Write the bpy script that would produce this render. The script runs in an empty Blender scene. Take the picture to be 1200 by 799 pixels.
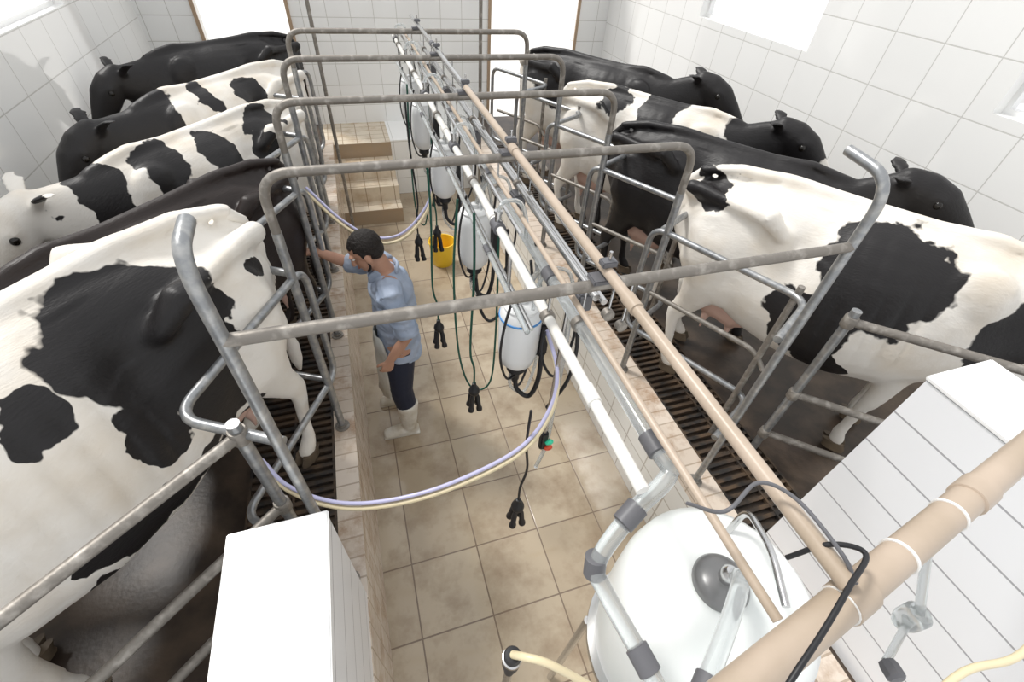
import bpy, bmesh, math, random
from mathutils import Vector, Matrix, noise
random.seed(7)
S=bpy.context.scene
COL=S.collection
V=Vector
# ---------------------------------------------------------------- materials
def newmat(name):
    m=bpy.data.materials.new(name); m.use_nodes=True
    nt=m.node_tree; b=nt.nodes['Principled BSDF']
    return m,nt,b
def mat(name,col,rough=.5,metal=0.,col2=None,nscale=6.,nlo=.4,nhi=.65,bump=0.,bscale=40.,trans=0.,ior=1.45,coat=0.):
    m,nt,b=newmat(name)
    b.inputs['Base Color'].default_value=(*col,1); b.inputs['Roughness'].default_value=rough
    b.inputs['Metallic'].default_value=metal
    b.inputs['Transmission Weight'].default_value=trans; b.inputs['IOR'].default_value=ior
    b.inputs['Coat Weight'].default_value=coat
    tc=nt.nodes.new('ShaderNodeTexCoord')
    if col2:
        n=nt.nodes.new('ShaderNodeTexNoise'); n.inputs['Scale'].default_value=nscale; n.inputs['Detail'].default_value=6
        nt.links.new(tc.outputs['Object'],n.inputs['Vector'])
        r=nt.nodes.new('ShaderNodeValToRGB'); r.color_ramp.elements[0].position=nlo; r.color_ramp.elements[1].position=nhi
        r.color_ramp.elements[0].color=(*col,1); r.color_ramp.elements[1].color=(*col2,1)
        nt.links.new(n.outputs['Fac'],r.inputs['Fac']); nt.links.new(r.outputs['Color'],b.inputs['Base Color'])
    if bump>0:
        n=nt.nodes.new('ShaderNodeTexNoise'); n.inputs['Scale'].default_value=bscale; n.inputs['Detail'].default_value=4
        nt.links.new(tc.outputs['Object'],n.inputs['Vector'])
        bp=nt.nodes.new('ShaderNodeBump'); bp.inputs['Strength'].default_value=bump; bp.inputs['Distance'].default_value=.01
        nt.links.new(n.outputs['Fac'],bp.inputs['Height']); nt.links.new(bp.outputs['Normal'],b.inputs['Normal'])
    return m
def tilemat(name,axes,tw,th,c1,c2,grout,rough=.15,mortar=.006,off=(0,0),dirt=None,dscale=2.,dlo=.45,dhi=.75,bump=.3,rvar=0.):
    m,nt,b=newmat(name)
    tc=nt.nodes.new('ShaderNodeTexCoord'); sp=nt.nodes.new('ShaderNodeSeparateXYZ'); cb=nt.nodes.new('ShaderNodeCombineXYZ')
    nt.links.new(tc.outputs['Object'],sp.inputs[0])
    for i,a in enumerate(axes):
        ad=nt.nodes.new('ShaderNodeMath'); ad.operation='ADD'; ad.inputs[1].default_value=off[i]+50*(tw if i==0 else th)
        nt.links.new(sp.outputs[a],ad.inputs[0]); nt.links.new(ad.outputs[0],cb.inputs[i])
    br=nt.nodes.new('ShaderNodeTexBrick'); br.offset=0; br.squash=1
    br.inputs['Scale'].default_value=1; br.inputs['Brick Width'].default_value=tw; br.inputs['Row Height'].default_value=th
    br.inputs['Mortar Size'].default_value=mortar; br.inputs['Mortar Smooth'].default_value=.2
    br.inputs['Color1'].default_value=(*c1,1); br.inputs['Color2'].default_value=(*c2,1); br.inputs['Mortar'].default_value=(*grout,1)
    nt.links.new(cb.outputs[0],br.inputs['Vector'])
    out=br.outputs['Color']; b.inputs['Roughness'].default_value=rough
    if dirt:
        n=nt.nodes.new('ShaderNodeTexNoise'); n.inputs['Scale'].default_value=dscale; n.inputs['Detail'].default_value=8; n.inputs['Roughness'].default_value=.65
        nt.links.new(tc.outputs['Object'],n.inputs['Vector'])
        mr=nt.nodes.new('ShaderNodeMapRange'); mr.inputs['From Min'].default_value=dlo; mr.inputs['From Max'].default_value=dhi
        nt.links.new(n.outputs['Fac'],mr.inputs['Value'])
        mx=nt.nodes.new('ShaderNodeMix'); mx.data_type='RGBA'; mx.inputs['B'].default_value=(*dirt,1)
        nt.links.new(mr.outputs[0],mx.inputs['Factor']); nt.links.new(out,mx.inputs['A']); out=mx.outputs['Result']
        if rvar:
            m2=nt.nodes.new('ShaderNodeMapRange'); m2.inputs['From Min'].default_value=.35; m2.inputs['From Max'].default_value=.65
            m2.inputs['To Min'].default_value=rough; m2.inputs['To Max'].default_value=rough+rvar
            nt.links.new(n.outputs['Fac'],m2.inputs['Value']); nt.links.new(m2.outputs[0],b.inputs['Roughness'])
    nt.links.new(out,b.inputs['Base Color'])
    bp=nt.nodes.new('ShaderNodeBump'); bp.invert=True; bp.inputs['Strength'].default_value=bump; bp.inputs['Distance'].default_value=.004
    nt.links.new(br.outputs['Fac'],bp.inputs['Height']); nt.links.new(bp.outputs['Normal'],b.inputs['Normal'])
    return m
M={}
M['wallx']=tilemat('white_wall_tile_side',(1,2),.36,.33,(.92,.92,.90),(.95,.95,.93),(.66,.65,.62),rough=.08,off=(.1,.02),mortar=.004)
M['wally']=tilemat('white_wall_tile_end',(0,2),.28,.25,(.90,.90,.88),(.93,.93,.91),(.62,.61,.57),rough=.08,off=(.1,.02),mortar=.004)
M['floor']=tilemat('tan_floor_tile',(0,1),.43,.43,(.40,.325,.23),(.50,.42,.31),(.20,.15,.11),rough=.03,mortar=.005,dirt=(.22,.15,.09),dscale=3.2,dlo=.46,dhi=.80,off=(.12,.1),rvar=.2)
M['step']=tilemat('cream_step_tile',(0,1),.18,.15,(.66,.57,.44),(.74,.65,.52),(.38,.29,.2),rough=.2,mortar=.006,dirt=(.42,.29,.17),dscale=4.,dlo=.46,dhi=.8)
M['kerb']=tilemat('tan_mosaic_kerb',(1,2),.1,.1,(.60,.51,.42),(.70,.61,.52),(.44,.36,.28),rough=.2,mortar=.005,dirt=(.36,.23,.14),dscale=6.,dlo=.48,dhi=.70)
M['pitwhite']=tilemat('pit_white_tile',(1,2),.25,.2,(.78,.78,.75),(.82,.82,.79),(.50,.47,.42),rough=.2)
M['cabx']=tilemat('white_partition_panel_side',(1,2),4.,.17,(.84,.85,.87),(.86,.87,.89),(.40,.40,.42),rough=.22,mortar=.004,off=(1.9,0))
M['caby']=tilemat('white_partition_panel_end',(0,2),4.,.17,(.84,.85,.86),(.86,.87,.88),(.45,.45,.44),rough=.22,mortar=.004,off=(1.9,0))
M['white']=mat('white_gloss',(.90,.90,.89),.25)
M['concrete']=mat('wet_dark_concrete',(.034,.024,.018),.38,col2=(.085,.060,.042),nscale=5,bump=.12,bscale=40)
M['grate']=mat('dark_grate',(.035,.032,.030),.5,metal=.3,col2=(.12,.08,.05),nscale=9)
M['galv']=mat('galvanised_steel',(.30,.31,.32),.36,metal=.7,col2=(.47,.47,.46),nscale=30,nlo=.45,nhi=.7,bump=.15)
M['galvd']=mat('dull_dirty_steel',(.24,.22,.195),.5,metal=.5,col2=(.45,.42,.38),nscale=25,nlo=.5,nhi=.75,bump=.2)
M['tan']=mat('tan_pvc',(.50,.405,.32),.35,col2=(.41,.33,.25),nscale=5)
M['whitepipe']=mat('white_pvc',(.80,.79,.75),.25,col2=(.64,.60,.54),nscale=5,nlo=.5,nhi=.8)
M['steel']=mat('stainless_steel',(.62,.62,.62),.22,metal=1.)
M['clear']=mat('milky_clear_plastic',(.80,.83,.83),.08,trans=.72)
M['milk']=mat('milk_white_vessel',(.86,.88,.86),.35,col2=(.76,.81,.79),nscale=2.5,coat=.1)
M['jar']=mat('milk_jar_white',(.80,.81,.81),.22,coat=.3)
M['black']=mat('black_rubber',(.015,.015,.017),.45)
M['grey']=mat('grey_plastic',(.13,.13,.14),.45)
M['dgrey']=mat('lid_grey',(.22,.22,.22),.32,metal=.5)
M['blue']=mat('blue_band',(.08,.28,.62),.35)
M['green']=mat('green_hose',(.012,.085,.058),.4)
M['red']=mat('red_clip',(.7,.08,.03),.4)
M['teal']=mat('green_light_clip',(.05,.65,.38),.4)
M['yellow']=mat('yellow_plastic',(.90,.60,.04),.4)
M['cream']=mat('cream_hose',(.72,.62,.41),.35)
M['lilac']=mat('lilac_clear_hose',(.52,.51,.72),.25)
M['frame']=mat('painted_door_frame',(.42,.30,.20),.5)
M['skin']=mat('skin',(.48,.265,.18),.5,bump=.05)
M['hair']=mat('black_hair',(.014,.010,.008),.6,bump=.8,bscale=120)
M['shirt']=mat('blue_grey_shirt',(.38,.44,.55),.8,col2=(.27,.33,.44),nscale=7,bump=.5,bscale=18)
M['trousers']=mat('navy_trousers',(.012,.016,.035),.7,bump=.4,bscale=20)
M['apron']=mat('pale_apron',(.62,.62,.58),.55,col2=(.5,.48,.42),nscale=6,bump=.4,bscale=12)
M['boot']=mat('white_rubber_boot',(.74,.72,.66),.3,col2=(.5,.45,.36),nscale=9)
M['eye']=mat('eye_dark',(.01,.008,.006),.1)
M['eyew']=mat('eye_white',(.8,.78,.74),.2)
M['lip']=mat('lip',(.38,.15,.12),.5)
M['hoof']=mat('hoof_horn',(.10,.075,.05),.5,col2=(.2,.15,.1))
M['udder']=mat('pink_udder',(.62,.42,.35),.55,bump=.1)
M['tie']=mat('white_cable_tie',(.85,.85,.83),.4)
def cowmat(name,patches,dark=(.012,.0105,.011),light=(.82,.785,.725),scale=4.5,amt=.14,seed=0.):
    m,nt,b=newmat(name); N=nt.nodes; L=nt.links
    tc=N.new('ShaderNodeTexCoord'); n=N.new('ShaderNodeTexNoise'); n.inputs['Scale'].default_value=scale; n.inputs['Detail'].default_value=4; n.inputs['Roughness'].default_value=.5
    sh=N.new('ShaderNodeVectorMath'); sh.operation='ADD'; sh.inputs[1].default_value=(seed,seed*.7,seed*1.3)
    L.new(tc.outputs['Object'],sh.inputs[0]); L.new(sh.outputs[0],n.inputs['Vector'])
    s=N.new('ShaderNodeVectorMath'); s.operation='SUBTRACT'; s.inputs[1].default_value=(.5,.5,.5); L.new(n.outputs['Color'],s.inputs[0])
    k=N.new('ShaderNodeVectorMath'); k.operation='SCALE'; k.inputs['Scale'].default_value=amt*2; L.new(s.outputs[0],k.inputs[0])
    a=N.new('ShaderNodeVectorMath'); a.operation='ADD'; L.new(tc.outputs['Object'],a.inputs[0]); L.new(k.outputs[0],a.inputs[1])
    prev=None
    for (x,y,z,rx,ry,rz) in patches:
        d=N.new('ShaderNodeVectorMath'); d.operation='SUBTRACT'; d.inputs[1].default_value=(x,y,z); L.new(a.outputs[0],d.inputs[0])
        e=N.new('ShaderNodeVectorMath'); e.operation='DIVIDE'; e.inputs[1].default_value=(rx,ry,rz); L.new(d.outputs[0],e.inputs[0])
        l=N.new('ShaderNodeVectorMath'); l.operation='LENGTH'; L.new(e.outputs[0],l.inputs[0])
        if prev is None: prev=l.outputs['Value']
        else:
            mn=N.new('ShaderNodeMath'); mn.operation='SMOOTH_MIN'; mn.inputs[2].default_value=.2; L.new(prev,mn.inputs[0]); L.new(l.outputs['Value'],mn.inputs[1]); prev=mn.outputs[0]
    mr=N.new('ShaderNodeMapRange'); mr.inputs['From Min'].default_value=.98; mr.inputs['From Max'].default_value=1.02
    L.new(prev,mr.inputs['Value'])
    n2=N.new('ShaderNodeTexNoise'); n2.inputs['Scale'].default_value=4; n2.inputs['Detail'].default_value=6; L.new(tc.outputs['Object'],n2.inputs['Vector'])
    r=N.new('ShaderNodeValToRGB'); r.color_ramp.elements[0].position=.45; r.color_ramp.elements[1].position=.75
    r.color_ramp.elements[0].color=(*light,1); r.color_ramp.elements[1].color=(light[0]*.86,light[1]*.8,light[2]*.72,1)
    L.new(n2.outputs['Fac'],r.inputs['Fac'])
    mx=N.new('ShaderNodeMix'); mx.data_type='RGBA'; mx.inputs['A'].default_value=(*dark,1); L.new(r.outputs['Color'],mx.inputs['B']); L.new(mr.outputs[0],mx.inputs['Factor'])
    L.new(mx.outputs['Result'],b.inputs['Base Color']); b.inputs['Roughness'].default_value=.46; b.inputs['Specular IOR Level'].default_value=.4
    mp=N.new('ShaderNodeMapping'); mp.inputs['Scale'].default_value=(25,120,60); L.new(tc.outputs['Object'],mp.inputs['Vector'])
    n3=N.new('ShaderNodeTexNoise'); n3.inputs['Scale'].default_value=1.5; L.new(mp.outputs[0],n3.inputs['Vector'])
    n4=N.new('ShaderNodeTexNoise'); n4.inputs['Scale'].default_value=5; n4.inputs['Detail'].default_value=3; L.new(tc.outputs['Object'],n4.inputs['Vector'])
    bp=N.new('ShaderNodeBump'); bp.inputs['Strength'].default_value=.25; bp.inputs['Distance'].default_value=.006; L.new(n3.outputs['Fac'],bp.inputs['Height'])
    bp2=N.new('ShaderNodeBump'); bp2.inputs['Strength'].default_value=.25; bp2.inputs['Distance'].default_value=.03; L.new(n4.outputs['Fac'],bp2.inputs['Height'])
    L.new(bp.outputs['Normal'],bp2.inputs['Normal']); L.new(bp2.outputs['Normal'],b.inputs['Normal'])
    return m
# ---------------------------------------------------------------- mesh helpers
def link(o):
    COL.objects.link(o); return o
def fin(bm,name,m,parent=None,smooth=True,angle=None):
    me=bpy.data.meshes.new(name); bm.normal_update(); bm.to_mesh(me); bm.free()
    if smooth:
        for p in me.polygons: p.use_smooth=True
        if angle is None: angle=40
        try: me.set_sharp_from_angle(angle=math.radians(angle))
        except Exception: pass
    ms=m if isinstance(m,(list,tuple)) else [m]
    for k in ms: me.materials.append(k)
    o=bpy.data.objects.new(name,me); link(o)
    if parent: o.parent=parent
    return o
def tag(o,label,cat,group=None):
    o['label']=label; o['category']=cat
    if group: o['group']=group
    return o
def struct(o,label=None):
    o['kind']='structure'
    if label: o['label']=label
    return o
def empty(name,loc=(0,0,0)):
    o=bpy.data.objects.new(name,None); o.empty_display_size=.1; o.location=loc; return link(o)
def box(bm,lo,hi,mi=0):
    x0,y0,z0=lo;x1,y1,z1=hi
    v=[bm.verts.new(p) for p in [(x0,y0,z0),(x1,y0,z0),(x1,y1,z0),(x0,y1,z0),(x0,y0,z1),(x1,y0,z1),(x1,y1,z1),(x0,y1,z1)]]
    for f in [(0,3,2,1),(4,5,6,7),(0,1,5,4),(1,2,6,5),(2,3,7,6),(3,0,4,7)]:
        fc=bm.faces.new([v[i] for i in f]); fc.material_index=mi
def ring_loft(bm,rings):
    R=[[bm.verts.new(p) for p in r] for r in rings]; n=len(R[0])
    for a,b in zip(R,R[1:]):
        for i in range(n): bm.faces.new((a[i],a[(i+1)%n],b[(i+1)%n],b[i]))
    bm.faces.new(list(reversed(R[0]))); bm.faces.new(R[-1])
def sgnpow(v,e): return math.copysign(abs(v)**e,v)
def chain(bm,st,n=16,up=V((0,0,1)),capr=True,egg=0.,sq=1.):
    P=[V(s[0]) for s in st]; Rr=[(s[1],s[1]) if not isinstance(s[1],(tuple,list)) else s[1] for s in st]
    if capr:
        t0=(P[0]-P[1]).normalized(); t1=(P[-1]-P[-2]).normalized()
        r0=min(Rr[0]); r1=min(Rr[-1])
        P=[P[0]+t0*r0*.85,P[0]+t0*r0*.5]+P+[P[-1]+t1*r1*.5,P[-1]+t1*r1*.85]
        Rr=[(Rr[0][0]*.35,Rr[0][1]*.35),(Rr[0][0]*.8,Rr[0][1]*.8)]+Rr+[(Rr[-1][0]*.8,Rr[-1][1]*.8),(Rr[-1][0]*.35,Rr[-1][1]*.35)]
    rings=[]; ps=None
    for i,p in enumerate(P):
        t=(P[min(i+1,len(P)-1)]-P[max(i-1,0)]).normalized()
        s=t.cross(up)
        if s.length<.15: s=ps-t*ps.dot(t) if ps is not None else t.cross(V((0,1,0)) if abs(t.y)<.9 else V((1,0,0)))
        s.normalize()
        if ps is not None and s.dot(ps)<0 and abs(t.dot(up))>.8: s=-s
        ps=s; u=s.cross(t).normalized()
        rw,rh=Rr[i]
        rings.append([p+s*(rw*sgnpow(math.cos(a),sq)*(1-egg*math.sin(a)))+u*(rh*sgnpow(math.sin(a),sq)) for a in [2*math.pi*k/n for k in range(n)]])
    ring_loft(bm,rings)
def ball(bm,c,r,seg=14,rot=None):
    if not isinstance(r,(tuple,list)): r=(r,r,r)
    mtx=Matrix.Translation(V(c))
    if rot is not None: mtx=mtx@rot
    mtx=mtx@Matrix.Diagonal((*r,1))
    bmesh.ops.create_uvsphere(bm,u_segments=seg,v_segments=max(6,seg//2+1),radius=1,matrix=mtx)
def sweep(bm,pts,r,n=12,mi=0):
    P=[V(p) for p in pts]; rr=r if isinstance(r,(list,tuple)) else [r]*len(P)
    t=(P[1]-P[0]).normalized(); s=t.cross(V((0,0,1)))
    if s.length<.05: s=t.cross(V((1,0,0)))
    s.normalize(); rings=[]
    for i,p in enumerate(P):
        t=((P[min(i+1,len(P)-1)]-p).normalized()+(p-P[max(i-1,0)]).normalized())
        if t.length<1e-6: t=V((0,0,1))
        t.normalize(); s=(s-t*s.dot(t)).normalized(); u=s.cross(t)
        rings.append([p+s*rr[i]*math.cos(a)+u*rr[i]*math.sin(a) for a in [2*math.pi*k/n for k in range(n)]])
    f0=len(bm.faces); ring_loft(bm,rings)
    bm.faces.ensure_lookup_table()
    for f in bm.faces[f0:]: f.material_index=mi
def fillet(pts,r,n=6):
    P=[V(p) for p in pts]; out=[P[0]]
    for i in range(1,len(P)-1):
        a,b,c=P[i-1],P[i],P[i+1]; d1=min(r,(a-b).length*.48); d2=min(r,(c-b).length*.48)
        p=b+(a-b).normalized()*d1; q=b+(c-b).normalized()*d2
        for k in range(n+1):
            t=k/n; out.append(p*(1-t)**2+b*2*t*(1-t)+q*t*t)
    out.append(P[-1]); return out
def smoothc(pts,n=8):
    P=[V(p) for p in pts]; P=[P[0]*2-P[1]]+P+[P[-1]*2-P[-2]]; out=[]
    for i in range(1,len(P)-2):
        a,b,c,d=P[i-1:i+3]
        for k in range(n):
            t=k/n; out.append(.5*((2*b)+(c-a)*t+(2*a-5*b+4*c-d)*t*t+(3*b-a-3*c+d)*t**3))
    out.append(P[-2]); return out
def revolve(bm,prof,c=(0,0,0),n=28,axis=None):
    c=V(c); rings=[]
    q=V((0,0,1)).rotation_difference(V(axis).normalized()) if axis is not None else None
    for r,z in prof:
        ring=[]
        for k in range(n):
            a=2*math.pi*k/n; p=V((max(r,.0008)*math.cos(a),max(r,.0008)*math.sin(a),z))
            if q: p=q@p
            ring.append(c+p)
        rings.append(ring)
    ring_loft(bm,rings)
def tube(name,pts,r,m,parent=None,n=12):
    bm=bmesh.new(); sweep(bm,pts,r,n); bmesh.ops.recalc_face_normals(bm,faces=bm.faces); return fin(bm,name,m,parent)
def rev(name,prof,c,m,parent=None,n=28,axis=None):
    bm=bmesh.new(); revolve(bm,prof,c,n,axis); bmesh.ops.recalc_face_normals(bm,faces=bm.faces); return fin(bm,name,m,parent)
def bbox(name,lo,hi,m,parent,bev=.006):
    bm=bmesh.new(); box(bm,lo,hi); bmesh.ops.bevel(bm,geom=bm.edges[:],offset=bev,segments=2,affect='EDGES'); return fin(bm,name,m,parent)
def remeshed(bm,name,m,voxel,parent=None,it=4,fac=.5):
    bmesh.ops.recalc_face_normals(bm,faces=bm.faces)
    me=bpy.data.meshes.new(name+'_raw'); bm.to_mesh(me); bm.free()
    o=bpy.data.objects.new('tmp',me); link(o)
    r=o.modifiers.new('r','REMESH'); r.mode='VOXEL'; r.voxel_size=voxel; r.use_smooth_shade=True
    s=o.modifiers.new('s','SMOOTH'); s.factor=fac; s.iterations=it
    dg=bpy.context.evaluated_depsgraph_get(); e=o.evaluated_get(dg)
    nm=bpy.data.meshes.new_from_object(e,depsgraph=dg); nm.name=name
    bpy.data.objects.remove(o); bpy.data.meshes.remove(me)
    nm.materials.clear()
    nm.materials.append(m) if m else None
    for p in nm.polygons: p.use_smooth=True
    q=bpy.data.objects.new(name,nm); link(q)
    if parent: q.parent=parent
    return q
# ---------------------------------------------------------------- setting
PL=.75
XL,XR=-.30,1.50
WX0,WX1,WY=-2.1,3.7,7.08
HT=3.35
SX=.42
def sbox(name,parts,m,label):
    bm=bmesh.new()
    for p in parts: box(bm,*p)
    return struct(fin(bm,name,m,smooth=False),label)
sbox('floor',[((XL,-1.2,-.1),(XR,5.55,0)),((SX,5.55,-.1),(XR,6.35,0))],M['floor'],'wet tan tiled floor of the milking pit')
sbox('floor_platform_west',[((WX0,-1.2,-.1),(XL-.12,WY,PL))],M['concrete'],'dark wet raised cow platform')
sbox('floor_platform_east',[((XR+.14,-1.2,-.1),(WX1,WY,PL))],M['concrete'],'dark wet raised cow platform')
sbox('trim_1',[((XL-.12,-1.2,-.1),(XL,6.4,PL+.03))],M['kerb'],'tan mosaic tiled kerb of the pit')
sbox('trim_2',[((XR,-1.2,-.1),(XR+.02,6.4,PL-.08))],M['pitwhite'],'white tiled side wall of the pit')
sbox('trim_3',[((XR,-1.2,PL-.08),(XR+.14,6.4,PL+.03)),((XR+.02,-1.2,-.1),(XR+.14,6.4,PL-.08))],M['kerb'],'tan mosaic tiled kerb of the pit')
sbox('floor_step_1',[((XL,5.55,-.1),(SX,5.80,.19))],M['step'],'cream tiled step out of the pit')
sbox('floor_step_2',[((XL,5.80,-.1),(SX,6.05,.38))],M['step'],'cream tiled step out of the pit')
sbox('floor_step_3',[((XL,6.05,-.1),(SX,6.30,.57))],M['step'],'cream tiled step out of the pit')
sbox('floor_landing',[((XL,6.30,-.1),(SX,WY,PL)),((XL-.12,6.4,-.1),(XL,WY,PL))],M['step'],'tiled landing above the pit steps')
sbox('floor_ledge',[((SX,6.35,-.1),(XR,WY,PL)),((XR,6.4,-.1),(XR+.14,WY,PL))],M['wally'],'white tiled ledge at the end of the pit')
T=.14
sbox('wall_east',[((WX1,-1.2,0),(WX1+T,WY+T,2.36)),((WX1,-1.2,2.36),(WX1+T,.3,HT)),((WX1,1.92,2.36),(WX1+T,3.45,HT)),((WX1,5.0,2.36),(WX1+T,WY+T,HT)),((WX1,.3,3.0),(WX1+T,1.92,HT)),((WX1,3.45,3.0),(WX1+T,5.0,HT))],M['wallx'],'white tiled wall with window openings')
sbox('wall_west',[((WX0-T,-1.2,0),(WX0,WY+T,2.3)),((WX0-T,-1.2,2.3),(WX0,1.2,HT)),((WX0-T,2.9,2.3),(WX0,3.6,HT)),((WX0-T,5.46,2.3),(WX0,WY+T,HT)),((WX0-T,1.2,3.0),(WX0,2.9,HT)),((WX0-T,3.6,3.0),(WX0,5.46,HT))],M['wallx'],'white tiled wall with window openings')
sbox('wall_north',[((WX0,WY,0),(-1.5,WY+T,HT)),((-.55,WY,0),(1.98,WY+T,HT)),((3.22,WY,0),(WX1,WY+T,HT)),((-1.5,WY,0),(-.55,WY+T,PL)),((1.98,WY,0),(3.22,WY+T,PL)),((-1.5,WY,2.9),(-.55,WY+T,HT)),((1.98,WY,2.9),(3.22,WY+T,HT))],M['wally'],'white tiled end wall with two doorways')
def frame_x(name,x,y0,y1,z0,z1):
    w=.03
    sbox(name,[((x,y0,z0),(x+.05,y1,z0+w)),((x,y0,z1-w),(x+.05,y1,z1)),((x,y0,z0+w),(x+.05,y0+w,z1-w)),((x,y1-w,z0+w),(x+.05,y1,z1-w))],M['white'],'white framed bright window opening')
frame_x('window_1',WX1+.08,.3,1.92,2.36,3.0); frame_x('window_2',WX1+.08,3.45,5.0,2.36,3.0)
frame_x('window_3',WX0-.12,1.2,2.9,2.3,3.0); frame_x('window_4',WX0-.12,3.6,5.46,2.3,3.0)
def frame_y(name,x0,x1,z0,z1):
    w=.04
    sbox(name,[((x0-w,WY-.02,z0),(x0,WY,z1+w)),((x1,WY-.02,z0),(x1+w,WY,z1+w)),((x0,WY-.02,z1),(x1,WY,z1+w))],M['frame'],'brown frame of an open bright doorway')
frame_y('door_1',-1.5,-.55,PL,2.9); frame_y('door_2',1.98,3.22,PL,2.9)
sbox('floor_yard',[((-20,WY+T,.5),(24,40,PL-.02))],mat('pale_yard',(.82,.80,.77),.8),'pale sunlit concrete yard outside')
def grate(x0,x1,label):
    bm=bmesh.new()
    y=.2
    while y<5.9:
        box(bm,(x0,y,PL-.0),(x1,y+.022,PL+.025)); y+=.05
    for x in (x0-.012,(x0+x1)/2,x1): box(bm,(x,.2,PL),(x+.012,5.92,PL+.028))
    tag(fin(bm,'drain_grate',M['grate'],smooth=False),label,'drain grate','platform grates')
grate(XL-.55,XL-.135,'dark steel slatted grate beside the tan kerb'); grate(XR+.155,XR+.55,'dark steel slatted grate beside the tiled kerb')
def partition(name,lo,hi,label):
    bm=bmesh.new(); box(bm,lo,hi)
    bm.normal_update()
    for f in bm.faces:
        n=f.normal; f.material_index=0 if abs(n.x)>.5 else (1 if abs(n.y)>.5 else 2)
    cap=bmesh.new()
    o=fin(bm,name,[M['cabx'],M['caby'],M['white']],smooth=False)
    box(cap,(lo[0]-.006,lo[1],hi[2]),(hi[0]+.006,hi[1]+.006,hi[2]+.018))
    bmesh.ops.bevel(cap,geom=cap.edges[:],offset=.004,segments=2,affect='EDGES')
    fin(cap,'cap',M['white'],parent=o,smooth=False)
    return tag(o,label,'partition wall')
partition('panelled_partition',(-.60,-.5,PL),(-.305,.82,1.59),'low white partition wall with smooth cap beside the pit')
partition('panelled_partition',(1.68,-.7,PL),(1.98,.52,2.04),'white panelled partition wall with long horizontal joints')
# ---------------------------------------------------------------- steelwork
FY=[.90,1.80,2.62,3.45,4.27]; KX=(-.37,1.52); ZB=2.34
def collar(c,axis,parent,r=.030,h=.05):
    rev('collar',[(r*.9,-h/2),(r,-h/2+.005),(r,h/2-.005),(r*.9,h/2)],c,M['galvd'],parent,16,axis)
for i,y in enumerate(FY):
    e=empty('steel_hoop',(KX[0],y,PL))
    tag(e,'galvanised tube hoop with bent-over post tops across the pit' if i==0 else 'galvanised tube hoop spanning the milking pit','steel hoop','steel hoops across the pit')
    def L(p): return V(p)-V((KX[0],y,PL))
    if i==0:
        tube('crossbar',[L((KX[0],y,ZB)),L((KX[1],y,ZB))],.0175,M['galvd'],e)
        for x,ex in ((KX[0],.12),(KX[1],.19)):
            tube('post',[L(p) for p in fillet([(x,y,PL+.03),(x,y,2.57),(x,y+ex,2.57+ex*.1)],.11,8)],.0175,M['galv'],e)
    else:
        tube('crossbar',[L(p) for p in fillet([(KX[0],y,ZB-.24),(KX[0],y,ZB),(KX[1],y,ZB),(KX[1],y,ZB-.24)],.12,8)],.019,M['galvd'],e)
        for x in KX:
            tube('post',[L((x,y,PL+.03)),L((x,y,ZB-.24))],.0205,M['galv'],e)
    for x in KX:
        rev('base_flange',[(.024,0),(.042,0),(.042,.010),(.028,.012),(.028,.03),(.024,.03)],L((x,y,PL+.03)),M['galvd'],e,18)
FYE=FY+[5.1]
for side,(kx,s) in enumerate(((KX[0],-1),(KX[1],1))):
    for i in range(5):
        y0,y1=FYE[i],FYE[i+1]
        e=empty('rump_rail',(kx,y0,PL))
        tag(e,'bent galvanised tube rail behind a cow\'s rump','rump rail','zigzag rump rails')
        L=lambda p:V(p)-V((kx,y0,PL))
        zu,zl=1.87,1.16
        pts=[(kx+s*.0,y0+.04,zu),(kx+s*.33,y0+.22,zu),(kx-s*.04,y1+.08,zu),(kx-s*.04,y1+.08,zl),(kx+s*.36,y0+.22,zl),(kx,y0+.04,zl)]
        tube('rail',[L(p) for p in fillet(pts,.10,8)],.0175,M['galv'],e)
        if s>0:
            tube('middle_rail',[L(p) for p in fillet([(kx+s*.0,y1-.02,1.48),(kx+s*.30,y0+.30,1.48),(kx+s*.33,y0+.22,1.40)],.06)],.014,M['galvd'],e)
            tube('upright',[L((kx+s*.31,y0+.27,PL)),L((kx+s*.31,y0+.27,zu+.05))],.0165,M['galvd'],e)
def gate(name,p0,d,length,zs,label):
    e=empty(name,p0); d=V(d).normalized()
    tag(e,label,'gate')
    for z in zs: tube('rail',[V((0,0,z)),d*length+V((0,0,z))],.0195,M['galvd'],e)
    for t in (0,.93): tube('post',[d*length*t+V((0,0,0)),d*length*t+V((0,0,zs[0]+.06))],.021,M['galv'],e)
    for z in zs: collar(V((0,0,z)),(0,0,1),e,.029,.06)
gate('stall_gate',(-.50,1.0,PL),(-.60,-.52,0),1.5,(1.12,.66,.3),'rusty galvanised tube gate alongside a spotted cow')
gate('stall_gate',(1.93,.96,PL),(.62,-.55,0),1.6,(1.12,.62,.28),'galvanised tube gate alongside a white and black cow')
tag(tube('support_pole',[(1.35,5.2,0),(1.35,5.2,3.1)],.018,M['galvd']),'thin upright steel pole at the end of the pit','pole')
tag(tube('support_pole',[(-.22,5.35,0),(-.22,5.35,3.1)],.018,M['galvd']),'thin upright steel pole at the end of the pit','pole')
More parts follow.
